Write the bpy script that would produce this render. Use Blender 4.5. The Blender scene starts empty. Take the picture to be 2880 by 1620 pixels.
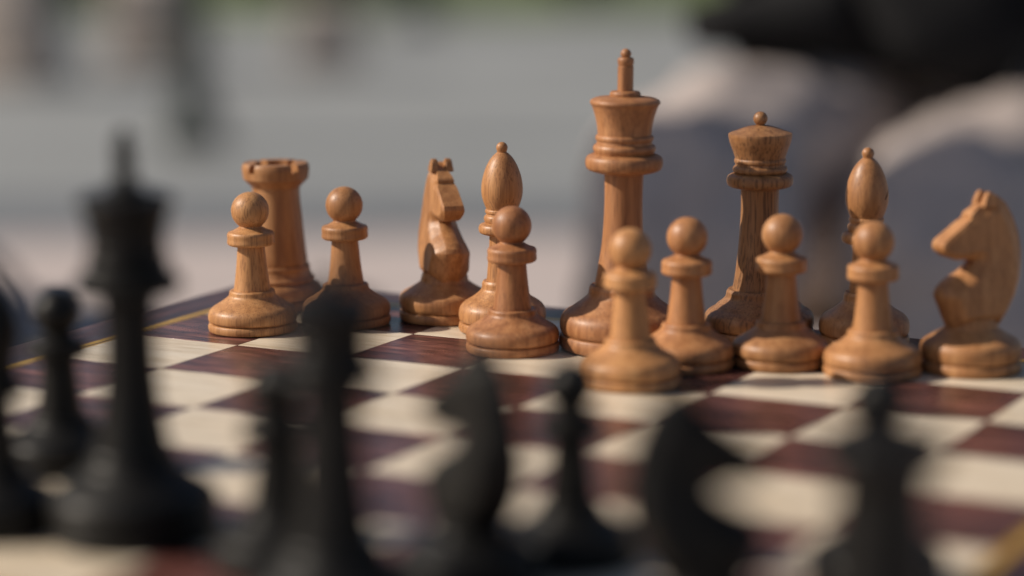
import bpy, bmesh, math, random
import numpy as np
from mathutils import Vector, Matrix

random.seed(7)
scene = bpy.context.scene
COL = scene.collection
S = 0.04                 # one chess square, metres
ZB = 0.55                # height of the playing surface above the ground

# ------------------------------------------------------------------ camera
RIGHT = Vector((0.88245196, 0.4703495, -0.00706311))
DOWN = Vector((0.07373807, -0.1531428, -0.98544913))
FWD = Vector((-0.46458717, 0.86909069, -0.16982383))
CAM = Vector((11.85765643 * S, -9.77667335 * S, ZB + 3.71471879 * S))
cam_data = bpy.data.cameras.new('camera')
cam = bpy.data.objects.new('camera', cam_data)
COL.objects.link(cam)
m = Matrix((RIGHT, -DOWN, -FWD)).transposed().to_4x4()
m.translation = CAM
cam.matrix_world = m
cam_data.sensor_fit = 'HORIZONTAL'
cam_data.sensor_width = 36.0
cam_data.lens = 36.0 * 7013.7 / 2880.0
cam_data.clip_start = 0.02
cam_data.clip_end = 200.0
cam_data.dof.use_dof = True
cam_data.dof.focus_distance = 19.5 * S
cam_data.dof.aperture_fstop = 3.7
cam_data.dof.aperture_blades = 0
scene.camera = cam

# ------------------------------------------------------------------ sky, sun, exposure
ELEV = math.radians(36)
hx, hy = 0.882, 0.471     # horizontal direction in which the sunlight travels
world = bpy.data.worlds.new('World')
scene.world = world
world.use_nodes = True
wn = world.node_tree
sky = wn.nodes.new('ShaderNodeTexSky')
sky.sky_type = 'NISHITA'
sky.sun_disc = False
sky.sun_elevation = ELEV
sky.sun_rotation = math.atan2(-hx, -hy)
sky.air_density = 1.0
sky.dust_density = 2.0
bg = wn.nodes['Background']
wn.links.new(sky.outputs[0], bg.inputs[0])
bg.inputs[1].default_value = 0.068
sun_data = bpy.data.lights.new('sun', 'SUN')
sun_data.energy = 5.0
sun_data.angle = math.radians(0.5)
sun_data.color = (1.0, 0.90, 0.77)
sun = bpy.data.objects.new('sun', sun_data)
COL.objects.link(sun)
sun.location = (-2, -1, 4)
L = Vector((hx * math.cos(ELEV), hy * math.cos(ELEV), -math.sin(ELEV)))
sun.rotation_euler = L.to_track_quat('-Z', 'Y').to_euler()
vs = scene.view_settings
vs.view_transform = 'Standard'
vs.look = 'None'
vs.exposure = 0.0
vs.gamma = 1.0
vs.use_curve_mapping = False

# ------------------------------------------------------------------ helpers
def W(lat, dep, z):
    """point given by metres to the side of and away from where the photographer stands"""
    return Vector((CAM.x + 0.882 * lat - 0.4714 * dep, CAM.y + 0.4714 * lat + 0.882 * dep, z))

def link(o, parent=None):
    COL.objects.link(o)
    if parent is not None:
        o.parent = parent
    return o

def mesh_obj(name, me, mat=None, parent=None):
    o = bpy.data.objects.new(name, me)
    link(o, parent)
    if mat is not None:
        if len(me.materials) == 0:
            me.materials.append(None)
        o.material_slots[0].link = 'OBJECT'
        o.material_slots[0].material = mat
    return o

def empty(name, loc=(0, 0, 0), rz=0.0):
    o = bpy.data.objects.new(name, None)
    o.empty_display_size = 0.02
    o.location = loc
    o.rotation_euler = (0, 0, rz)
    return link(o)

def tag(o, label, cat, group=None):
    o['label'] = label
    o['category'] = cat
    if group:
        o['group'] = group
    return o

def finish(bm, name, smooth=True, angle=38):
    me = bpy.data.meshes.new(name)
    bmesh.ops.recalc_face_normals(bm, faces=bm.faces[:])
    bm.to_mesh(me)
    bm.free()
    if smooth:
        me.polygons.foreach_set('use_smooth', [True] * len(me.polygons))
        me.set_sharp_from_angle(angle=math.radians(angle))
    return me

def box_mesh(name, sx, sy, sz, bevel=0.0, seg=2, off=(0, 0, 0)):
    bm = bmesh.new()
    bmesh.ops.create_cube(bm, size=1.0)
    for v in bm.verts:
        v.co = Vector((v.co.x * sx + off[0], v.co.y * sy + off[1], v.co.z * sz + off[2]))
    if bevel > 0:
        bmesh.ops.bevel(bm, geom=bm.edges[:], offset=bevel, segments=seg, affect='EDGES', profile=0.5)
    return finish(bm, name)

def spline(pts, n=5):
    """pts: (r, h) or (r, h, 1) where the 1 marks a crisp corner; Catmull-Rom between the corners"""
    P = [(p[0], p[1], len(p) > 2) for p in pts]
    out = []
    k = len(P)
    for i in range(k - 1):
        p1, p2 = P[i], P[i + 1]
        p0 = P[i - 1] if i > 0 and not p1[2] else (2 * p1[0] - p2[0], 2 * p1[1] - p2[1], 0)
        p3 = P[i + 2] if i + 2 < k and not p2[2] else (2 * p2[0] - p1[0], 2 * p2[1] - p1[1], 0)
        for s in range(n):
            t = s / n
            q = []
            for c in (0, 1):
                a, b, d, e = p0[c], p1[c], p2[c], p3[c]
                ta = math.hypot(p1[0] - p0[0], p1[1] - p0[1]) + 1e-6
                tb = math.hypot(p2[0] - p1[0], p2[1] - p1[1]) + 1e-6
                tc = math.hypot(p3[0] - p2[0], p3[1] - p2[1]) + 1e-6
                m1 = tb * ((b - a) / ta - (d - a) / (ta + tb) + (d - b) / tb)
                m2 = tb * ((d - b) / tb - (e - b) / (tb + tc) + (e - d) / tc)
                q.append((2 * t**3 - 3 * t**2 + 1) * b + (t**3 - 2 * t**2 + t) * m1 + (-2 * t**3 + 3 * t**2) * d + (t**3 - t**2) * m2)
            out.append((max(q[0], 0.0), q[1]))
    out.append((P[-1][0], P[-1][1]))
    return out

def lathe(name, pts, scale, seg=72, n=5, angle=36):
    prof = spline(pts, n)
    bm = bmesh.new()
    rings = []
    for r, h in prof:
        if r < 1e-4:
            rings.append([bm.verts.new((0, 0, h * scale))])
        else:
            rings.append([bm.verts.new((r * scale * math.cos(2 * math.pi * a / seg), r * scale * math.sin(2 * math.pi * a / seg), h * scale)) for a in range(seg)])
    for i in range(len(rings) - 1):
        A, B = rings[i], rings[i + 1]
        for a in range(seg):
            b = (a + 1) % seg
            if len(A) == 1 and len(B) == 1:
                continue
            if len(A) == 1:
                bm.faces.new((A[0], B[a], B[b]))
            elif len(B) == 1:
                bm.faces.new((A[a], A[b], B[0]))
            else:
                bm.faces.new((A[a], A[b], B[b], B[a]))
    return finish(bm, name, True, angle)

def sphere_prof(c, r, h0, h1, n=12):
    """profile of a ball (centre height c, radius r) between heights h0 and h1"""
    a0, a1 = math.asin(max(-1, (h0 - c) / r)), math.asin(min(1, (h1 - c) / r))
    return [(r * math.cos(a0 + (a1 - a0) * i / n), c + r * math.sin(a0 + (a1 - a0) * i / n)) for i in range(n + 1)]

def boolean_cut(me, cutters, name):
    o = bpy.data.objects.new('tmp', me)
    COL.objects.link(o)
    tmp = [o]
    for c in cutters:
        co = bpy.data.objects.new('tmpc', c)
        COL.objects.link(co)
        tmp.append(co)
        md = o.modifiers.new('b', 'BOOLEAN')
        md.object = co
        md.operation = 'DIFFERENCE'
        md.solver = 'EXACT'
    dg = bpy.context.evaluated_depsgraph_get()
    new = bpy.data.meshes.new_from_object(o.evaluated_get(dg))
    new.name = name
    for t in tmp:
        bpy.data.objects.remove(t)
    new.set_sharp_from_angle(angle=math.radians(34))
    return new

# ------------------------------------------------------------------ materials
def new_mat(name):
    mt = bpy.data.materials.new(name)
    mt.use_nodes = True
    nt = mt.node_tree
    return mt, nt, nt.nodes, nt.links, nt.nodes['Principled BSDF']

def ramp(N, stops, interp='LINEAR'):
    r = N.new('ShaderNodeValToRGB')
    r.color_ramp.interpolation = interp
    e = r.color_ramp.elements
    while len(e) < len(stops):
        e.new(0.5)
    for i, (p, c) in enumerate(stops):
        e[i].position = p
        e[i].color = (c[0], c[1], c[2], 1)
    return r

def math_node(N, Lk, op, a, b=None, c=None):
    n = N.new('ShaderNodeMath')
    n.operation = op
    for i, v in enumerate((a, b, c)):
        if v is None:
            continue
        if isinstance(v, (int, float)):
            n.inputs[i].default_value = v
        else:
            Lk.new(v, n.inputs[i])
    return n.outputs[0]

def mix(N, Lk, blend, fac, a, b):
    n = N.new('ShaderNodeMix')
    n.data_type = 'RGBA'
    n.blend_type = blend
    for sock, v in ((n.inputs['Factor'], fac), (n.inputs['A'], a), (n.inputs['B'], b)):
        if isinstance(v, (int, float)):
            sock.default_value = v
        elif isinstance(v, tuple):
            sock.default_value = (v[0], v[1], v[2], 1)
        else:
            Lk.new(v, sock)
    return n.outputs['Result']

def noise(N, Lk, vec, scale, detail=3.0, rough=0.55, dist=0.0):
    n = N.new('ShaderNodeTexNoise')
    n.inputs['Scale'].default_value = scale
    n.inputs['Detail'].default_value = detail
    n.inputs['Roughness'].default_value = rough
    n.inputs['Distortion'].default_value = dist
    Lk.new(vec, n.inputs['Vector'])
    return n.outputs['Fac']

def scaled(N, Lk, vec, sc):
    n = N.new('ShaderNodeVectorMath')
    n.operation = 'MULTIPLY'
    Lk.new(vec, n.inputs[0])
    n.inputs[1].default_value = sc
    return n.outputs[0]

def offset_vec(N, Lk, vec, val, amount=(3.1, 1.7, 2.3)):
    c = N.new('ShaderNodeVectorMath')
    c.operation = 'SCALE'
    c.inputs[0].default_value = amount
    Lk.new(val, c.inputs['Scale'])
    a = N.new('ShaderNodeVectorMath')
    a.operation = 'ADD'
    Lk.new(vec, a.inputs[0])
    Lk.new(c.outputs[0], a.inputs[1])
    return a.outputs[0]

def obj_attr(N, name):
    a = N.new('ShaderNodeAttribute')
    a.attribute_type = 'OBJECT'
    a.attribute_name = name
    return a.outputs['Fac']

def piece_wood():
    """lacquered beech: every piece carries its own seed, tone (yellow to red) and pore strength"""
    mt, nt, N, Lk, B = new_mat('lacquered_beech')
    tc = N.new('ShaderNodeTexCoord').outputs['Object']
    v = offset_vec(N, Lk, tc, obj_attr(N, 'seed'))
    grain = noise(N, Lk, scaled(N, Lk, v, (1, 1, 0.07)), 420, 4, 0.6, 0.4)
    broad = noise(N, Lk, scaled(N, Lk, v, (1, 1, 0.16)), 90, 3, 0.5, 0.8)
    pore = noise(N, Lk, scaled(N, Lk, v, (1, 1, 0.03)), 2300, 1.0, 0.5)
    yel = ramp(N, [(0.37, (0.315, 0.142, 0.050)), (0.51, (0.44, 0.212, 0.080)), (0.66, (0.54, 0.285, 0.118))])
    red = ramp(N, [(0.37, (0.225, 0.080, 0.031)), (0.51, (0.35, 0.143, 0.058)), (0.66, (0.47, 0.215, 0.092))])
    f = math_node(N, Lk, 'MULTIPLY_ADD', broad, 0.42, math_node(N, Lk, 'MULTIPLY', grain, 0.58))
    Lk.new(f, yel.inputs[0]); Lk.new(f, red.inputs[0])
    c = mix(N, Lk, 'MIX', obj_attr(N, 'tone'), yel.outputs[0], red.outputs[0])
    pr = ramp(N, [(0.0, (1, 1, 1)), (0.38, (1, 1, 1)), (0.45, (0, 0, 0))])
    Lk.new(pore, pr.inputs[0])
    pf = math_node(N, Lk, 'MULTIPLY', pr.outputs[0], obj_attr(N, 'pore'))
    c = mix(N, Lk, 'MIX', pf, c, (0.13, 0.052, 0.020))
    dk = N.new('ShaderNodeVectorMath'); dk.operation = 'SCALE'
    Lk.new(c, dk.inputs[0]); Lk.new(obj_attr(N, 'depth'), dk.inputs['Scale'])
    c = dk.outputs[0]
    # handling marks: patches where the lacquer has dulled
    wear = noise(N, Lk, v, 150, 4, 0.65)
    wr = ramp(N, [(0.35, (0.42, 0.42, 0.42)), (0.7, (0.58, 0.58, 0.58))])
    Lk.new(wear, wr.inputs[0])
    Lk.new(wr.outputs[0], B.inputs['Roughness'])
    Lk.new(c, B.inputs['Base Color'])
    B.inputs['Specular IOR Level'].default_value = 0.45
    B.inputs['Coat Weight'].default_value = 0.05
    B.inputs['Coat Roughness'].default_value = 0.28
    bump = N.new('ShaderNodeBump')
    bump.inputs['Strength'].default_value = 0.22
    bump.inputs['Distance'].default_value = 0.00025
    hgt = math_node(N, Lk, 'MULTIPLY_ADD', pf, -0.8, grain)
    Lk.new(hgt, bump.inputs['Height'])
    Lk.new(bump.outputs[0], B.inputs['Normal'])
    return mt

def black_wood():
    mt, nt, N, Lk, B = new_mat('ebonised_wood')
    tc = N.new('ShaderNodeTexCoord').outputs['Object']
    v = offset_vec(N, Lk, tc, obj_attr(N, 'seed'))
    g = noise(N, Lk, scaled(N, Lk, v, (1, 1, 0.08)), 400, 4, 0.6)
    r = ramp(N, [(0.3, (0.004, 0.0037, 0.0034)), (0.75, (0.010, 0.009, 0.008))])
    Lk.new(g, r.inputs[0])
    Lk.new(r.outputs[0], B.inputs['Base Color'])
    w = ramp(N, [(0.3, (0.40, 0.40, 0.40)), (0.7, (0.52, 0.52, 0.52))])
    Lk.new(noise(N, Lk, v, 120, 3), w.inputs[0])
    Lk.new(w.outputs[0], B.inputs['Roughness'])
    B.inputs['Specular IOR Level'].default_value = 0.24
    return mt

def board_wood(name, stops, streak, rough, spec=0.7, axis=0):
    mt, nt, N, Lk, B = new_mat(name)
    tc = N.new('ShaderNodeTexCoord').outputs['Object']
    rnd = N.new('ShaderNodeObjectInfo').outputs['Random']
    v = offset_vec(N, Lk, tc, rnd, (7.3, 5.1, 3.7))
    sc = (0.05, 1, 1) if axis == 0 else (1, 0.05, 1)
    a = noise(N, Lk, scaled(N, Lk, v, sc), 500, 4, 0.65, 0.3)
    b = noise(N, Lk, scaled(N, Lk, v, (sc[0] * 2, sc[1] * 1.0, 1)), 110, 3, 0.55, 0.6)
    fine = noise(N, Lk, scaled(N, Lk, v, (sc[0] * 0.7, sc[1] * 0.7, 1)), 2600, 2, 0.5)
    f = math_node(N, Lk, 'MULTIPLY_ADD', a, streak, math_node(N, Lk, 'MULTIPLY', b, 1 - streak))
    f = math_node(N, Lk, 'MULTIPLY_ADD', math_node(N, Lk, 'SUBTRACT', fine, 0.5), 0.75, f)
    r = ramp(N, stops)
    Lk.new(f, r.inputs[0])
    Lk.new(r.outputs[0], B.inputs['Base Color'])
    rr = ramp(N, [(0.3, (rough - 0.05,) * 3), (0.7, (rough + 0.07,) * 3)])
    Lk.new(noise(N, Lk, v, 60, 4, 0.6), rr.inputs[0])
    Lk.new(rr.outputs[0], B.inputs['Roughness'])
    B.inputs['Specular IOR Level'].default_value = spec
    bump = N.new('ShaderNodeBump')
    bump.inputs['Strength'].default_value = 0.10
    bump.inputs['Distance'].default_value = 0.0001
    Lk.new(a, bump.inputs['Height'])
    Lk.new(bump.outputs[0], B.inputs['Normal'])
    return mt

def plain(name, col, rough=0.6, var=0.15, scale=30, metal=0.0, spec=0.4, bump_d=0.0):
    mt, nt, N, Lk, B = new_mat(name)
    tc = N.new('ShaderNodeTexCoord').outputs['Object']
    n = noise(N, Lk, tc, scale, 5, 0.6)
    lo = tuple(x * (1 - var) for x in col)
    hi = tuple(min(1, x * (1 + var)) for x in col)
    r = ramp(N, [(0.3, lo), (0.7, hi)])
    Lk.new(n, r.inputs[0])
    Lk.new(r.outputs[0], B.inputs['Base Color'])
    B.inputs['Roughness'].default_value = rough
    B.inputs['Metallic'].default_value = metal
    B.inputs['Specular IOR Level'].default_value = spec
    if bump_d:
        bump = N.new('ShaderNodeBump')
        bump.inputs['Distance'].default_value = bump_d
        bump.inputs['Strength'].default_value = 0.6
        Lk.new(n, bump.inputs['Height'])
        Lk.new(bump.outputs[0], B.inputs['Normal'])
    return mt

M_LIGHT = piece_wood()
M_BLACK = black_wood()
M_FELT = plain('dark_felt', (0.02, 0.022, 0.02), 0.95, 0.2, 900)
M_SQL = board_wood('maple_veneer', [(0.36, (0.57, 0.46, 0.32)), (0.5, (0.71, 0.60, 0.46)), (0.64, (0.77, 0.67, 0.53))], 0.5, 0.34)
M_SQD = board_wood('rosewood_veneer', [(0.36, (0.016, 0.009, 0.009)), (0.46, (0.060, 0.023, 0.020)), (0.54, (0.125, 0.044, 0.036)), (0.66, (0.27, 0.11, 0.085))], 0.5, 0.30)
M_BORDX = board_wood('rosewood_border_long', [(0.30, (0.020, 0.010, 0.011)), (0.5, (0.055, 0.022, 0.021)), (0.75, (0.13, 0.050, 0.042))], 0.55, 0.32, axis=0)
M_BORDY = board_wood('rosewood_border_side', [(0.30, (0.020, 0.010, 0.011)), (0.5, (0.055, 0.022, 0.021)), (0.75, (0.13, 0.050, 0.042))], 0.55, 0.32, axis=1)
M_GOLD = plain('gold_inlay', (0.62, 0.36, 0.06), 0.35, 0.12, 80, metal=0.35)
M_EDGE = plain('board_core', (0.030, 0.020, 0.018), 0.5, 0.3, 60)

# ------------------------------------------------------------------ the ground
def sheet(name, pts, z, mat):
    bm = bmesh.new()
    bm.faces.new([bm.verts.new((p.x, p.y, z)) for p in pts])
    me = finish(bm, name, False)
    o = mesh_obj(name, me, mat)
    o['kind'] = 'structure'
    return o

def strip(name, d0, d1, z, mat, l0=-12, l1=12):
    return sheet(name, [W(l0, d0, 0), W(l1, d0, 0), W(l1, d1, 0), W(l0, d1, 0)], z, mat)

M_ROAD = plain('worn_asphalt', (0.245, 0.255, 0.258), 0.85, 0.12, 1.3)
M_GUTTER = plain('dark_asphalt', (0.135, 0.145, 0.16), 0.8, 0.12, 2)
M_PAVE = plain('pink_paving', (0.46, 0.395, 0.375), 0.85, 0.08, 1.5)
M_LAWN = plain('short_lawn', (0.085, 0.115, 0.035), 0.9, 0.3, 2)
strip('ground', -30, 90, -0.004, M_ROAD, -80, 80)
strip('pavement', -6, 4.62, 0.0, M_PAVE)
strip('road', 4.62, 5.2, 0.0, M_GUTTER)
strip('lawn', 11.2, 20.0, 0.0, M_LAWN)

# ------------------------------------------------------------------ the board
board = empty('chess_board', (4 * S, 4 * S, ZB))
tag(board, 'glossy chess board with maple and rosewood squares and a gold line border', 'chess board')
GAP = 0.00008
TH = 0.0012
sqm = box_mesh('square', S - 2 * GAP, S - 2 * GAP, TH, 0.00006, 1, (0, 0, -TH / 2))
for i in range(8):
    for j in range(8):
        light = (i + j) % 2 == 1
        o = mesh_obj('square', sqm, M_SQL if light else M_SQD, board)
        o.location = ((i - 3.5) * S, (j - 3.5) * S, 0)
T1, G1, T2 = 0.0008, 0.0007, 0.0026            # thin gold line, dark gap, broad gold line
BW = 0.0222                                     # whole width of the border
H4 = 4 * S
def frame_piece(name, r0, r1, side, mat, z=0.0):
    """one mitred side of a square frame between half-widths r0 and r1"""
    c = {0: [(-r0, -r0), (r0, -r0), (r1, -r1), (-r1, -r1)], 1: [(r0, -r0), (r0, r0), (r1, r1), (r1, -r1)],
         2: [(r0, r0), (-r0, r0), (-r1, r1), (r1, r1)], 3: [(-r0, r0), (-r0, -r0), (-r1, -r1), (-r1, r1)]}[side]
    bm = bmesh.new()
    top = [bm.verts.new((x, y, z)) for x, y in c]
    bot = [bm.verts.new((x, y, z - TH)) for x, y in c]
    bm.faces.new(top)
    bm.faces.new(bot[::-1])
    for k in range(4):
        bm.faces.new((top[k], bot[k], bot[(k + 1) % 4], top[(k + 1) % 4]))
    return mesh_obj(name, finish(bm, name, False), mat, board)
e = 0.00003
a0 = H4 + 0.0001
for sd in range(4):
    bmat = M_BORDX if sd in (0, 2) else M_BORDY
    frame_piece('gold_line', a0, a0 + T1, sd, M_GOLD)
    frame_piece('border_gap', a0 + T1 + e, a0 + T1 + G1 - e, sd, bmat)
    frame_piece('gold_line', a0 + T1 + G1, a0 + T1 + G1 + T2, sd, M_GOLD)
    frame_piece('border', a0 + T1 + G1 + T2 + e, H4 + BW, sd, bmat)
core = mesh_obj('core', box_mesh('core', 2 * (H4 + BW) + 0.003, 2 * (H4 + BW) + 0.003, 0.016, 0.0012, 3, (0, 0, -0.0088)), M_EDGE, board)
# raise nothing above the veneer: the core's top lies 0.8 mm under it

# small table that carries the board
M_TABLE = plain('painted_steel', (0.10, 0.10, 0.105), 0.5, 0.1, 20)
table = empty('side_table', (4 * S, 4 * S, 0))
tag(table, 'small grey pedestal table underneath the chess board', 'table')
ztop = ZB - 0.0168
mesh_obj('table_top', box_mesh('table_top', 0.30, 0.30, 0.02, 0.004, 3, (0, 0, ztop - 0.01)), M_TABLE, table)
mesh_obj('pedestal', lathe('pedestal', [(0, 0.0206, 1), (0.03, 0.0206, 1), (0.022, 0.06, 1), (0.022, ztop - 0.06, 1), (0.05, ztop - 0.0201, 1), (0, ztop - 0.0201, 1)], 1.0, 32), M_TABLE, table)
mesh_obj('foot', lathe('foot', [(0, 0, 1), (0.19, 0, 1), (0.19, 0.012), (0.15, 0.019), (0, 0.0205, 1)], 1.0, 48), M_TABLE, table)

# ------------------------------------------------------------------ chess piece shapes (profiles: radius, height)
def vh(d):
    """real height (same units) of a point seen d units above the foot, for the low downward view"""
    return d / (0.98545 - 0.1698 * (0.024 - d / 7014.0))
def base_prof(R, hb, neck, hn, hd, rg):
    """turned foot: disc (height hd), groove, bulge (height hb), ogee up to the neck (radius neck, height hn)"""
    d = hb - hd
    return [(0, 1.0, 1), (R * 0.965, 1.0, 1), (R * 0.988, 2.6), (R, 6), (R, hd * 0.80), (R * 0.988, hd * 0.93), (R * 0.972, hd * 0.985, 1), (rg, hd + 1.5, 1), (rg, hd + 2.5, 1),
            (R * 0.968, hd + 3.5, 1), (R * 0.988, hd + d * 0.28), (R * 1.003, hd + d * 0.62), (R * 1.003, hb), (R * 0.975, hb + (hn - hb) * 0.20), (R * 0.90, hb + (hn - hb) * 0.36),
            (R * 0.80 + neck * 0.03, hb + (hn - hb) * 0.46), (neck + (R - neck) * 0.42, hb + (hn - hb) * 0.58), (neck + (R - neck) * 0.19, hb + (hn - hb) * 0.74),
            (neck * 1.02, hb + (hn - hb) * 0.90), (neck, hn, 1)]

SHAPES = {}
def add(kind, part, pts, px, parent=None, seg=72, n=5):
    SHAPES.setdefault(kind, []).append((part, lathe(kind + '_' + part, [(p[0], vh(p[1])) + tuple(p[2:]) for p in pts], px, seg, n), parent))

def felt(kind, R, px):
    add(kind, 'felt_pad', [(0, 0, 1), (R, 0, 1), (R, 1.4, 1), (0, 1.4, 1)], px, None, 48, 1)

# pawn
px = S / 366
felt('pawn', 121, px)
add('pawn', 'base', base_prof(130, 46, 67, 110, 25, 121) + [(66.5, 114), (63, 118, 1), (0, 118, 1)], px)
add('pawn', 'stem', [(0, 117, 1), (54, 117, 1), (50.5, 140), (46, 175), (42, 215), (39, 252, 1), (0, 252, 1)], px)
add('pawn', 'collar', [(0, 250, 1), (62, 250, 1), (67.5, 254), (68, 270), (67.5, 285), (65, 288.5, 1), (50, 294), (36, 302, 1), (0, 302, 1)], px)
add('pawn', 'head', [(0, 301, 1), (34, 301, 1), (32.5, 306, 1)] + sphere_prof(351, 55, 307, 406) [1:], px, None, 72, 2)

# king
px = S / 366
felt('king', 162, px)
add('king', 'base', base_prof(174, 71, 93, 160, 39, 162) + [(93, 167), (88, 176, 1), (0, 176, 1)], px)
add('king', 'stem', [(0, 174, 1), (79, 174, 1), (74, 200), (68, 235), (62, 275), (57, 325), (54.5, 375), (53.5, 425), (54.5, 470), (56, 500, 1), (0, 500, 1)], px)
add('king', 'collar', [(0, 497, 1), (88, 497), (104, 505), (109, 522), (105, 538), (92, 546, 1), (82, 547, 1), (85, 553), (88, 562), (85, 571), (78, 575, 1), (77, 583, 1), (80, 586), (81.5, 592), (80, 598), (76, 601, 1), (0, 601, 1)], px)
add('king', 'crown', [(0, 600, 1), (75.5, 600, 1), (77, 620), (81, 642), (88, 668), (94, 684), (98, 690), (97, 697), (88, 703), (60, 708), (42, 710, 1), (0, 710, 1)], px)
add('king', 'finial', [(0, 704, 1), (41, 704, 1), (42, 708), (42, 721), (38, 724, 1), (22, 725, 1), (22, 794, 1), (20, 796, 1), (21.5, 798.5, 1), (22, 802), (22, 815), (19, 819, 1), (11, 820, 1)] + sphere_prof(829, 15, 822, 844, 8)[1:], px, None, 48, 3)

# queen
px = S / 363
felt('queen', 144, px)
add('queen', 'base', base_prof(155, 62, 93, 130, 35, 145) + [(92, 137), (87, 145, 1), (0, 145, 1)], px)
add('queen', 'stem', [(0, 143, 1), (76, 143, 1), (71, 170), (66, 205), (61, 250), (57, 300), (53.5, 360), (53, 400), (54.5, 434, 1), (0, 434, 1)], px)
add('queen', 'collar', [(0, 432, 1), (75, 432), (89, 438), (93, 453), (89, 466), (78, 472, 1), (71, 473, 1), (74.5, 477), (76.5, 484), (74, 491), (70, 494, 1), (69, 500, 1), (71.5, 503), (72.5, 508), (71.5, 513), (69, 516, 1), (0, 516, 1)], px)
add('queen', 'crown', [(0, 515, 1), (70, 515, 1), (72, 522), (78, 540), (84, 556), (87.5, 570), (89, 580), (88.5, 585, 1), (82, 588), (68, 593), (50, 600), (28, 606), (12, 608, 1), (0, 608, 1)], px)
add('queen', 'finial', [(0, 606, 1), (11, 606, 1), (11, 608)] + sphere_prof(627, 20, 610, 647, 10)[1:], px, None, 48, 2)

# bishop
px = S / 352
felt('bishop', 114, px)
add('bishop', 'base', base_prof(122, 52, 57, 126, 26, 113) + [(56.5, 134), (53, 141, 1), (0, 141, 1)], px)
add('bishop', 'stem', [(0, 140, 1), (44, 140, 1), (41, 175), (38, 215), (36, 245), (36, 272, 1), (0, 272, 1)], px)
add('bishop', 'collar', [(0, 270, 1), (50, 270), (63, 276), (66, 287), (62, 298), (51, 303, 1), (47, 304, 1), (49.5, 308), (51, 315), (49, 322), (44.5, 326, 1), (44, 329, 1), (46.5, 331), (47.5, 335.5), (46.5, 340), (44, 342, 1), (0, 342, 1)], px)
mitre = lathe('mitre', [(p[0], vh(p[1])) + tuple(p[2:]) for p in [(0, 341, 1), (44, 341, 1), (47.5, 350), (53, 365), (57, 382), (58, 400), (56, 420), (50.5, 443), (42, 465), (31, 484), (20, 496), (14, 501, 1), (0, 501, 1)]], px, 72, 5)
bmc = bmesh.new()
bmesh.ops.create_cube(bmc, size=1.0)
for v in bmc.verts:
    v.co = Vector((v.co.x * 70 * px, v.co.y * 200 * px, v.co.z * 5 * px))
bmesh.ops.rotate(bmc, verts=bmc.verts[:], matrix=Matrix.Rotation(math.radians(-52), 3, 'Y'))
bmesh.ops.translate(bmc, verts=bmc.verts[:], vec=(52 * px, 0, 425 * px))
mitre = boolean_cut(mitre, [finish(bmc, 'slit', False)], 'mitre')
SHAPES['bishop'].append(('mitre', mitre, None))
add('bishop', 'finial', [(0, 499, 1), (13, 499, 1), (13, 501)] + sphere_prof(514, 16, 504, 530, 8)[1:], px, None, 40, 2)

# rook
px = S / 333
felt('rook', 116, px)
add('rook', 'base', base_prof(124, 46, 91, 106, 25, 115) + [(90.5, 116), (87, 121, 1), (0, 121, 1)], px)
add('rook', 'stem', [(0, 119, 1), (82, 119, 1), (84, 123), (84, 126), (80, 160), (75, 210), (70, 265), (66, 315), (66, 336, 1), (0, 336, 1)], px)
head = lathe('rook_head', [(p[0], vh(p[1])) + tuple(p[2:]) for p in [(0, 334, 1), (66, 334, 1), (72, 342), (84, 353), (88, 358, 1), (90.5, 360), (91, 364), (91, 400), (89, 403, 1), (58, 403, 1), (57, 380, 1), (0, 380, 1)]], px, 72, 4)
cut = []
for k in (0, 1):
    b = bmesh.new()
    bmesh.ops.create_cube(b, size=1.0)
    for v in b.verts:
        v.co = Vector((v.co.x * 260 * px, v.co.y * 21 * px, v.co.z * 44 * px + 406 * px))
    bmesh.ops.rotate(b, verts=b.verts[:], matrix=Matrix.Rotation(math.radians(80) * k, 3, 'Z'))
    cut.append(finish(b, 'notch', False))
head = boolean_cut(head, cut, 'rook_head')
SHAPES['rook'].append(('battlement', head, None))

# knight: turned foot and a carved horse's head
px = S / 383
felt('knight', 130, px)
add('knight', 'base', base_prof(140, 66, 73, 128, 31, 130) + [(72, 134), (69, 142), (68, 150, 1), (0, 150, 1)], px)
OUT = [(848, 1052), (820, 1000), (790, 930), (765, 880), (756, 848), (768, 818), (800, 785), (850, 752), (900, 727), (940, 696), (968, 672), (980, 655), (955, 645), (900, 644), (845, 642), (800, 625), (762, 590), (753, 560), (766, 530), (800, 505),
       (850, 470), (900, 434), (938, 408), (948, 400), (944, 386), (956, 370), (990, 346), (1022, 326), (1030, 322), (1075, 312), (1108, 282), (1135, 276), (1190, 320), (1240, 400), (1280, 500), (1300, 600), (1305, 680), (1295, 780), (1260, 880), (1210, 970), (1150, 1052)]
OUT = np.array([((996 - x) / 2.131, (1316 - y) / 2.131) for x, y in OUT])     # +x is where the horse looks
def poly_sdf(P, Q):
    """signed distance (positive inside) and nearest boundary point of Q for polygon P"""
    A = P
    B_ = np.roll(P, -1, 0)
    d = np.full(len(Q), 1e9)
    near = np.zeros_like(Q)
    inside = np.zeros(len(Q), bool)
    for a, b in zip(A, B_):
        ab = b - a
        t = np.clip(((Q - a) @ ab) / (ab @ ab), 0, 1)
        pr = a + t[:, None] * ab
        dd = np.hypot(*(Q - pr).T)
        mk = dd < d
        d[mk] = dd[mk]
        near[mk] = pr[mk]
        c = ((a[1] > Q[:, 1]) != (b[1] > Q[:, 1]))
        with np.errstate(divide='ignore', invalid='ignore'):
            xi = (b[0] - a[0]) * (Q[:, 1] - a[1]) / (b[1] - a[1]) + a[0]
        inside ^= c & (Q[:, 0] < xi)
    return np.where(inside, d, -d), near
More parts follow.
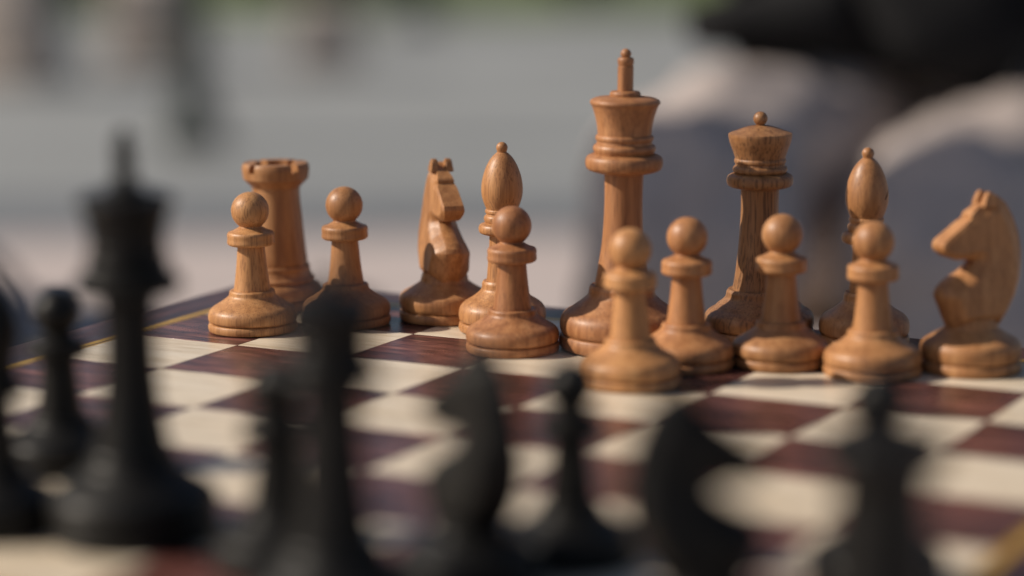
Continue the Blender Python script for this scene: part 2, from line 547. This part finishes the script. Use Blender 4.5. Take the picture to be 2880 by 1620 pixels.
def knight_head():
    g = 3.0
    xs = np.arange(OUT[:, 0].min() - 2 * g, OUT[:, 0].max() + 2 * g, g)
    hs = np.arange(OUT[:, 1].min() - 2 * g, OUT[:, 1].max() + 2 * g, g)
    XX, HH = np.meshgrid(xs, hs)
    Q = np.stack([XX.ravel(), HH.ravel()], 1)
    sd, near = poly_sdf(OUT, Q)
    nx = len(xs)
    cells = []
    ok = sd > -0.5 * g
    for r in range(len(hs) - 1):
        for c in range(nx - 1):
            k = (r * nx + c, r * nx + c + 1, (r + 1) * nx + c + 1, (r + 1) * nx + c)
            if all(ok[q] for q in k):
                cells.append(k)
    used = sorted({q for k in cells for q in k})
    cnt = {}
    for k in cells:
        for a in range(4):
            ed = tuple(sorted((k[a], k[(a + 1) % 4])))
            cnt[ed] = cnt.get(ed, 0) + 1
    bnd = {q for ed, n_ in cnt.items() if n_ == 1 for q in ed}
    x, h = Q[:, 0].copy(), Q[:, 1].copy()
    s = np.maximum(sd, 0)
    for q in bnd:
        x[q], h[q] = near[q]
        s[q] = 0
    # half thickness of the carving: wide chest, slimmer head, still slimmer muzzle; chamfered rims
    hk = [130, 160, 210, 260, 310, 350, 400, 440, 500]
    wk = [66, 66, 62, 54, 45, 40, 37, 35, 34]
    w = np.interp(h, hk, wk)
    muzzle = np.clip((x - 10) / 90, 0, 1) * np.clip((h - 300) / 30, 0, 1)
    w = w - 3 * muzzle
    headness = np.clip((h - 290) / 60, 0, 1)
    front = np.clip((x + 20) / 60, 0, 1)
    e0 = 0.36 * (1 - headness) + headness * (0.86 * front + 0.45 * (1 - front))
    bw = 40 * (1 - headness) + headness * (11 * front + 36 * (1 - front))
    # carved hollow behind the jaw and along the neck
    tt = np.clip(s / bw, 0, 1)
    half = w * (e0 + (1 - e0) * (headness * tt + (1 - headness) * np.sin(tt * math.pi / 2)))
    bm = bmesh.new()
    up, dn = {}, {}
    for q in used:
        up[q] = bm.verts.new((x[q] * px, half[q] * px, vh(h[q]) * px))
        dn[q] = bm.verts.new((x[q] * px, -half[q] * px, vh(h[q]) * px))
    for k in cells:
        bm.faces.new([up[q] for q in k])
        bm.faces.new([dn[q] for q in k[::-1]])
    for k in cells:
        for a in range(4):
            p, q = k[a], k[(a + 1) % 4]
            if cnt[tuple(sorted((p, q)))] == 1:
                # two rows across the rim so that it can be rounded a little
                bm.faces.new((up[p], dn[p], dn[q], up[q]))
    return finish(bm, 'horse_head', True, 46)
def knight_ear():
    pts = [(1018, 336), (1030, 300), (1042, 264), (1054, 250), (1074, 248), (1098, 262), (1116, 296), (1122, 336)]
    pts = [((996 - x) / 2.131, (1316 - y) / 2.131) for x, y in pts]
    bm = bmesh.new()
    A = [bm.verts.new((a * px, (13 if b > 478 else 11) * px, vh(b) * px)) for a, b in pts]
    B_ = [bm.verts.new((a * px, (31 if b > 478 else 36) * px, vh(b) * px)) for a, b in pts]
    bm.faces.new(A)
    bm.faces.new(B_[::-1])
    for k in range(len(pts)):
        l = (k + 1) % len(pts)
        bm.faces.new((A[k], B_[k], B_[l], A[l]))
    bmesh.ops.bevel(bm, geom=bm.edges[:], offset=2.5 * px, segments=2, affect='EDGES')
    return finish(bm, 'ear', True, 40)
SHAPES['knight'].append(('horse_head', knight_head(), None))
ear = knight_ear()
ear_m = ear.copy()
for v in ear_m.vertices:
    v.co.y = -v.co.y
ear_m.flip_normals()
SHAPES['knight'].append(('ear', ear, 'horse_head'))
SHAPES['knight'].append(('ear', ear_m, 'horse_head'))

PIECE_N = [0]
def piece(kind, i, j, label, group, mat, tone=0.4, pore=0.4, rz=None, lean=None, depth=1.0):
    PIECE_N[0] += 1
    pv = random.Random(PIECE_N[0] * 29)
    if rz is None:
        rz = pv.uniform(0, 6.28)
    if lean is None:
        lean = (pv.uniform(-0.4, 0.4), pv.uniform(-0.4, 0.4))
    root = empty(kind, (i * S, j * S, ZB + 0.0001), rz)
    if lean != (0, 0):            # tilt in degrees to the right of / away from the photographer
        d = RV * lean[0] + FV * lean[1]
        ax = Vector((-d.y, d.x, 0)).normalized()
        root.rotation_euler = (Matrix.Rotation(math.radians(d.length), 3, ax) @ Matrix.Rotation(rz, 3, 'Z')).to_euler()
    tag(root, label, 'chess piece', group)
    pr = random.Random(PIECE_N[0] * 13)
    root.scale = (1 + pr.uniform(-0.008, 0.008),) * 2 + (1 + pr.uniform(-0.006, 0.006),)
    made = {}
    for part, me, par in SHAPES[kind]:
        o = mesh_obj(part, me, M_FELT if part == 'felt_pad' else mat, made[par] if par else root)
        made[part] = o
        o['seed'] = PIECE_N[0] * 0.61
        o['tone'] = tone
        o['pore'] = pore
        o['depth'] = depth
    return root

def face_to(dx, dy):
    return math.atan2(dy, dx)
GL, GB = 'light wooden chess pieces', 'black chess pieces'
RV = Vector((0.882, 0.471))
FV = Vector((-0.4714, 0.882))
def yaw(right, away):
    """heading given by its components across and along the photographer's view"""
    d = RV * right + FV * away
    return math.atan2(d.y, d.x)

LT = M_LIGHT
piece('rook', 0.37, 7.54, 'light wooden rook with a notched top behind the end pawn', GL, LT, 0.35, 0.15, yaw(0, -1) - math.radians(40), depth=0.92)
piece('pawn', 0.76, 6.58, 'light wooden pawn standing right in front of the notched rook', GL, LT, 0.10, 0.45, depth=1.08)
piece('pawn', 1.28, 7.16, 'light wooden pawn standing between the rook and the knight beside it', GL, LT, 0.40, 0.35, depth=0.92)
piece('knight', 1.90, 7.68, 'light wooden knight with its face turned towards the black pieces', GL, LT, 0.30, 0.35, yaw(0.30, -0.954))
piece('bishop', 2.57, 7.43, 'light wooden bishop with a pawn set right against its front, next to the king', GL, LT, 0.25, 0.45, yaw(-0.2, 1), depth=1.06)
piece('pawn', 3.02, 6.76, 'light reddish wooden pawn right in front of the bishop beside the king', GL, LT, 0.75, 0.45)
piece('king', 3.72, 7.22, 'light wooden king, the tallest light piece, with a pin on its crown', GL, LT, 0.72, 0.45, 0, (0.9, 0), depth=0.97)
piece('pawn', 4.36, 6.04, 'light yellowish wooden pawn advanced alone ahead of the row, in front of the king', GL, LT, 0.05, 0.3, depth=1.1)
piece('pawn', 4.46, 6.78, 'light orange wooden pawn just behind the advanced pawn, between king and queen', GL, LT, 0.55, 0.25, depth=1.06)
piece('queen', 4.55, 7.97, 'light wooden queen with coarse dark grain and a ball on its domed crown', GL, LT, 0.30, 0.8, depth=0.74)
piece('pawn', 5.06, 7.15, 'light wooden pawn standing in front of the queen with its coarse grain', GL, LT, 0.35, 0.25, depth=0.9)
piece('bishop', 5.34, 8.17, 'light wooden bishop standing between the queen and the sideways knight', GL, LT, 0.32, 0.4, yaw(0.95, 0.30), depth=1.0)
piece('pawn', 5.79, 7.12, 'light wooden pawn in front of the bishop that stands beside the queen', GL, LT, 0.28, 0.2)
piece('knight', 6.38, 7.58, 'light wooden knight turned sideways at the end of the row', GL, LT, 0.30, 0.3, yaw(-0.93, -0.36), depth=1.05)

piece('bishop', 2.89, 0.86, 'black bishop standing beside the black king on the side away from the queen', GB, M_BLACK)
piece('pawn', 2.25, 2.24, 'black pawn standing ahead of the black king near the board edge', GB, M_BLACK)
piece('king', 3.64, 1.12, 'black king, the tallest black piece, with a pin on its crown', GB, M_BLACK)
piece('pawn', 4.69, 0.98, 'black pawn standing close beside the black queen', GB, M_BLACK)
piece('queen', 5.49, 0.26, 'tall black queen between a black pawn and the black knight facing the light pieces', GB, M_BLACK)
piece('knight', 5.83, 1.02, 'black knight facing the light pieces, between the black queen and a black pawn', GB, M_BLACK, rz=yaw(-0.62, 0.785))
piece('pawn', 6.05, 1.74, 'black pawn in front of and between the two black knights', GB, M_BLACK)
piece('knight', 7.31, 0.63, 'black knight turned sideways with its muzzle over the light squares', GB, M_BLACK, rz=yaw(0.97, 0.1))
piece('rook', 8.28, 0.36, 'black rook at the board corner in front of a black pawn', GB, M_BLACK, rz=yaw(0, -1))
piece('pawn', 7.63, 2.11, 'black pawn with the black rook close in front of it', GB, M_BLACK)

# ------------------------------------------------------------------ the seated person behind the board
M_TROUSER = plain('grey_brown_cloth', (0.42, 0.36, 0.335), 0.55, 0.12, 60, spec=0.5, bump_d=0.002)
M_JACKET = plain('black_cloth', (0.012, 0.012, 0.013), 0.85, 0.2, 80, spec=0.2)
M_SKIN = plain('skin', (0.45, 0.28, 0.20), 0.55, 0.08, 60)
M_HAIR = plain('dark_hair', (0.03, 0.02, 0.015), 0.6, 0.3, 200)
M_SHOE = plain('dark_leather', (0.03, 0.025, 0.022), 0.5, 0.2, 60)

def skin_mesh(name, verts, edges, mat, parent=None, sub=2, wrinkle=0.0):
    """verts: (lat, dep, z, rx, ry) in metres about the photographer's stand"""
    me = bpy.data.meshes.new(name + '_skeleton')
    me.from_pydata([W(*v[:3]) for v in verts], edges, [])
    o = bpy.data.objects.new('tmp', me)
    COL.objects.link(o)
    o.modifiers.new('skin', 'SKIN').use_smooth_shade = True
    sk = me.skin_vertices[0].data
    for k, v in enumerate(verts):
        sk[k].radius = (v[3], v[4])
        sk[k].use_root = (k == 0)
    ss = o.modifiers.new('sub', 'SUBSURF')
    ss.levels = sub
    ss.render_levels = sub
    if wrinkle:
        tx = bpy.data.textures.new(name, 'CLOUDS')
        tx.noise_scale = 0.085
        dm = o.modifiers.new('d', 'DISPLACE')
        dm.texture = tx
        dm.strength = wrinkle
        dm.texture_coords = 'GLOBAL'
    dg = bpy.context.evaluated_depsgraph_get()
    new = bpy.data.meshes.new_from_object(o.evaluated_get(dg))
    new.name = name
    bpy.data.objects.remove(o)
    new.materials.clear()
    return mesh_obj(name, new, mat, parent)

# joints (lat, dep, z)
HC = (0.34, 2.06)
KN1, KN2 = (0.118, 1.60), (0.288, 1.60)
v_ = [(HC[0], HC[1], 0.47, 0.14, 0.11), (HC[0], HC[1] + 0.02, 0.66, 0.13, 0.10), (HC[0], HC[1], 0.88, 0.15, 0.105),
      (HC[0], HC[1] - 0.02, 1.01, 0.055, 0.055), (HC[0], HC[1] - 0.04, 1.09, 0.072, 0.088), (HC[0], HC[1] - 0.04, 1.20, 0.077, 0.094),
      (HC[0] - 0.20, HC[1], 0.92, 0.055, 0.055), (HC[0] - 0.24, HC[1] - 0.06, 0.68, 0.042, 0.042), (HC[0] - 0.07, HC[1] - 0.18, 0.63, 0.033, 0.033),
      (HC[0] + 0.20, HC[1], 0.92, 0.055, 0.055), (HC[0] + 0.24, HC[1] - 0.06, 0.68, 0.042, 0.042), (HC[0] + 0.07, HC[1] - 0.18, 0.63, 0.033, 0.033),
      (HC[0] - 0.10, HC[1] - 0.08, 0.465, 0.075, 0.07), (KN1[0], KN1[1], 0.485, 0.055, 0.055), (KN1[0], KN1[1] - 0.01, 0.28, 0.048, 0.048), (KN1[0], KN1[1] + 0.02, 0.08, 0.034, 0.034), (KN1[0], KN1[1] - 0.14, 0.035, 0.034, 0.024),
      (HC[0] + 0.10, HC[1] - 0.08, 0.465, 0.075, 0.07), (KN2[0], KN2[1], 0.445, 0.055, 0.055), (KN2[0], KN2[1] - 0.01, 0.28, 0.048, 0.048), (KN2[0], KN2[1] + 0.02, 0.08, 0.034, 0.034), (KN2[0], KN2[1] - 0.14, 0.035, 0.034, 0.024)]
e_ = [(0, 1), (1, 2), (2, 3), (3, 4), (4, 5), (2, 6), (6, 7), (7, 8), (2, 9), (9, 10), (10, 11), (0, 12), (12, 13), (13, 14), (14, 15), (15, 16), (0, 17), (17, 18), (18, 19), (19, 20), (20, 21)]
person = skin_mesh('person', v_, e_, M_SKIN)
tag(person, 'person in grey-brown trousers and black jacket sitting behind the light pieces', 'person')
def leg(k, kz, side):
    return [(HC[0] + side * 0.10, HC[1] - 0.10, 0.47, 0.090, 0.085), ((k[0] + HC[0] + side * 0.1) / 2 - 0.01, 1.78, 0.482 if side < 0 else 0.452, 0.083, 0.078), (k[0], k[1] + 0.03, kz, 0.080, 0.072),
            (k[0], k[1] - 0.03, kz - 0.03, 0.078, 0.066), (k[0], k[1] - 0.03, 0.36, 0.076, 0.07), (k[0], k[1] - 0.01, 0.22, 0.072, 0.075), (k[0], k[1] + 0.01, 0.09, 0.075, 0.08)]
tv = [(HC[0], HC[1], 0.48, 0.155, 0.125), (HC[0], HC[1] + 0.02, 0.62, 0.145, 0.115)] + leg(KN1, 0.478, -1) + leg(KN2, 0.445, 1)
te = [(0, 1), (0, 2), (2, 3), (3, 4), (4, 5), (5, 6), (6, 7), (7, 8), (0, 9), (9, 10), (10, 11), (11, 12), (12, 13), (13, 14), (14, 15)]
skin_mesh('trousers', tv, te, M_TROUSER, person, 4, 0.045)
jv = [(HC[0] + 0.0, HC[1] - 0.02, 0.60, 0.185, 0.155), (HC[0], HC[1] + 0.02, 0.72, 0.17, 0.13), (HC[0], HC[1], 0.89, 0.185, 0.13), (HC[0], HC[1] - 0.01, 0.99, 0.085, 0.075),
      (HC[0] - 0.20, HC[1], 0.92, 0.08, 0.08), (HC[0] - 0.24, HC[1] - 0.06, 0.68, 0.065, 0.065), (HC[0] - 0.06, HC[1] - 0.19, 0.625, 0.058, 0.058),
      (HC[0] + 0.20, HC[1], 0.92, 0.08, 0.08), (HC[0] + 0.24, HC[1] - 0.06, 0.68, 0.065, 0.065), (HC[0] + 0.06, HC[1] - 0.19, 0.615, 0.06, 0.06),
      (0.21, 1.87, 0.582, 0.040, 0.036), (0.33, 1.87, 0.588, 0.062, 0.058), (0.47, 1.82, 0.556, 0.092, 0.092), (0.125, 1.87, 0.574, 0.022, 0.018)]
je = [(0, 1), (1, 2), (2, 3), (2, 4), (4, 5), (5, 6), (2, 7), (7, 8), (8, 9), (0, 11), (11, 10), (11, 12), (10, 13)]
skin_mesh('jacket', jv, je, M_JACKET, person, 3, 0.015)
skin_mesh('hair', [(HC[0], HC[1] - 0.015, 1.18, 0.087, 0.10), (HC[0], HC[1] - 0.01, 1.25, 0.075, 0.085)], [(0, 1)], M_HAIR, person)
for kx in (KN1, KN2):
    skin_mesh('shoe', [(kx[0], kx[1] + 0.03, 0.055, 0.048, 0.05), (kx[0], kx[1] - 0.09, 0.045, 0.05, 0.042), (kx[0] - 0.005, kx[1] - 0.18, 0.036, 0.042, 0.03)], [(0, 1), (1, 2)], M_SHOE, person)

# the chair the person sits on
M_CHAIR = plain('dark_brown_wood', (0.09, 0.055, 0.035), 0.5, 0.2, 40)
crz = math.atan2(0.471, 0.882)
stool = empty('low_stool', W(HC[0], HC[1], 0), crz)
tag(stool, 'low dark wooden stool under the seated person in grey-brown trousers', 'stool')
for k in range(4):
    o = mesh_obj('seat_slat', box_mesh('seat_slat', 0.38, 0.08, 0.02, 0.004), M_CHAIR, stool)
    o.location = (0, -0.14 + 0.095 * k, 0.345)
for sx in (-0.15, 0.15):
    for sy in (-0.13, 0.14):
        o = mesh_obj('leg', box_mesh('leg', 0.04, 0.04, 0.334, 0.005), M_CHAIR, stool)
        o.location = (sx, sy, 0.167)

# navy bag lying on the pavement beyond the board edge
M_NAVY = plain('navy_canvas', (0.020, 0.032, 0.060), 0.8, 0.15, 60, spec=0.3)
bagm = lathe('bag', [(0, -0.24, 1), (0.08, -0.24), (0.125, -0.21), (0.14, -0.12), (0.145, 0), (0.14, 0.12), (0.125, 0.21), (0.08, 0.24), (0, 0.24, 1)], 1.0, 40)
bag = empty('duffel_bag', W(-0.56, 2.35, 0.145), crz)
tag(bag, 'dark navy duffel bag lying on the pavement beyond the board', 'bag')
bb = mesh_obj('bag_body', bagm, M_NAVY, bag)
bb.rotation_euler = (0, math.pi / 2, 0)
hm = bmesh.new()
bmesh.ops.create_circle(hm, segments=10, radius=0.012)
hme = lathe('handle', [(0.100, -0.01), (0.108, 0), (0.100, 0.01), (0.092, 0), (0.100, -0.01)], 1.0, 40, 3)
hm.free()
h = mesh_obj('handle', hme, M_NAVY, bag)
h.rotation_euler = (math.pi / 2, 0, 0)
h.location = (0, 0, 0.10)

# ------------------------------------------------------------------ the street behind
M_IRON = plain('dark_green_iron', (0.035, 0.045, 0.042), 0.5, 0.2, 20)
def bollard(lat, dep, hgt, r, label):
    b = empty('bollard', W(lat, dep, 0))
    tag(b, label, 'bollard', 'iron bollards along the road')
    mesh_obj('foot', lathe('foot', [(0, 0, 1), (r * 1.7, 0, 1), (r * 1.7, 0.05), (r * 1.2, 0.09), (0, 0.09, 1)], 1.0, 24), M_IRON, b)
    mesh_obj('shaft', lathe('shaft', [(0, 0.088, 1), (r, 0.088, 1), (r * 0.9, hgt * 0.5), (r * 0.82, hgt - 0.1, 1), (0, hgt - 0.1, 1)], 1.0, 24), M_IRON, b)
    mesh_obj('cap', lathe('cap', [(0, hgt - 0.102, 1), (r * 1.15, hgt - 0.1, 1), (r * 1.15, hgt - 0.06), (r * 0.7, hgt - 0.01), (0, hgt, 1)], 1.0, 24), M_IRON, b)
bollard(-0.788, 6.14, 1.05, 0.046, 'dark iron bollard standing alone on the grey road')
bollard(-0.40, 10.6, 1.0, 0.06, 'slim dark iron bollard at the edge of the lawn')

M_LEAF = plain('leaf_green', (0.10, 0.15, 0.035), 0.6, 0.3, 8)
M_LEAF2 = plain('bright_leaf', (0.16, 0.24, 0.05), 0.6, 0.3, 8)
M_STEM = plain('shrub_stem', (0.08, 0.06, 0.04), 0.8, 0.2, 20)
def shrub(lat, dep, w, hgt, n, mat, label, sd):
    rnd = random.Random(sd)
    root = empty('shrub', W(lat, dep, 0))
    tag(root, label, 'shrub', 'shrubs on the lawn')
    bm = bmesh.new()
    for _ in range(n):
        a, u = rnd.uniform(0, 6.283), rnd.random()
        zz = 0.05 + hgt * rnd.random() ** 0.8
        rr = w * math.sqrt(u) * math.sqrt(max(0.05, 1 - (zz / hgt - 0.45) ** 2 * 2.4)) * rnd.uniform(0.8, 1.1)
        c = Vector((rr * math.cos(a), rr * math.sin(a), zz))
        d1 = Vector((rnd.gauss(0, 1), rnd.gauss(0, 1), rnd.gauss(0, 0.6))).normalized()
        d2 = d1.cross(Vector((rnd.gauss(0, 1), rnd.gauss(0, 1), rnd.gauss(0, 1)))).normalized()
        s = rnd.uniform(0.025, 0.05)
        bm.faces.new([bm.verts.new(c + d1 * s), bm.verts.new(c + d2 * s * 0.45), bm.verts.new(c - d1 * s), bm.verts.new(c - d2 * s * 0.45)])
    me = finish(bm, 'foliage', False)
    mesh_obj('foliage', me, mat, root)
    mesh_obj('stem', lathe('stem', [(0, 0, 1), (0.03, 0, 1), (0.015, hgt * 0.7), (0, hgt * 0.75, 1)], 1.0, 10), M_STEM, root)
shrub(-2.2, 11.6, 0.42, 0.5, 1800, M_LEAF2, 'leafy pale green shrub at the outer end of the lawn', 8)
shrub(-0.95, 12.2, 0.42, 0.5, 2000, M_LEAF, 'low dark green shrub at the far side of the lawn', 3)
shrub(0.32, 12.0, 0.24, 0.5, 1300, M_LEAF2, 'small bright green shrub on the lawn, farthest from the iron bollards', 4)

M_STONE = plain('pale_stone', (0.42, 0.36, 0.32), 0.8, 0.15, 12)
def block(lat, dep, w, h, label, rz):
    blk = empty('stone_block', W(lat, dep, 0), rz)
    tag(blk, label, 'stone block', 'pale stone blocks along the road')
    mesh_obj('plinth', box_mesh('plinth', w * 1.2, w, 0.07, 0.01, 2, (0, 0, 0.035)), M_STONE, blk)
    mesh_obj('block', box_mesh('block', w, w * 0.85, h, 0.02, 3, (0, 0, 0.0705 + h / 2)), M_STONE, blk)
block(-1.24, 8.6, 0.24, 0.26, 'pale stone block standing behind the lone iron bollard', 0.4)
block(-1.62, 8.0, 0.30, 0.34, 'taller pale stone block standing apart from the lone bollard', 0.2)
block(-0.62, 8.4, 0.20, 0.16, 'low pale stone block standing nearest the slim bollard', 0.5)

# unseen light blocker, added out of frame only to shade the seated person's shins
M_PANEL = plain('blocker_panel', (0.09, 0.10, 0.10), 0.7, 0.1, 8)
blocker = empty('light_blocker', W(-0.86, 1.325, 0), crz)
tag(blocker, 'dark pair of leaning panels added out of view to shade the seated person', 'light blocker')
for sx in (-1, 1):
    o = mesh_obj('panel', box_mesh('panel', 0.02, 0.62, 1.36, 0.003, 2, (0, 0, 0.68)), M_PANEL, blocker)
    o.location = (0.15 * sx, 0, 0.012)
    o.rotation_euler = (0, math.radians(-7 * sx), 0)
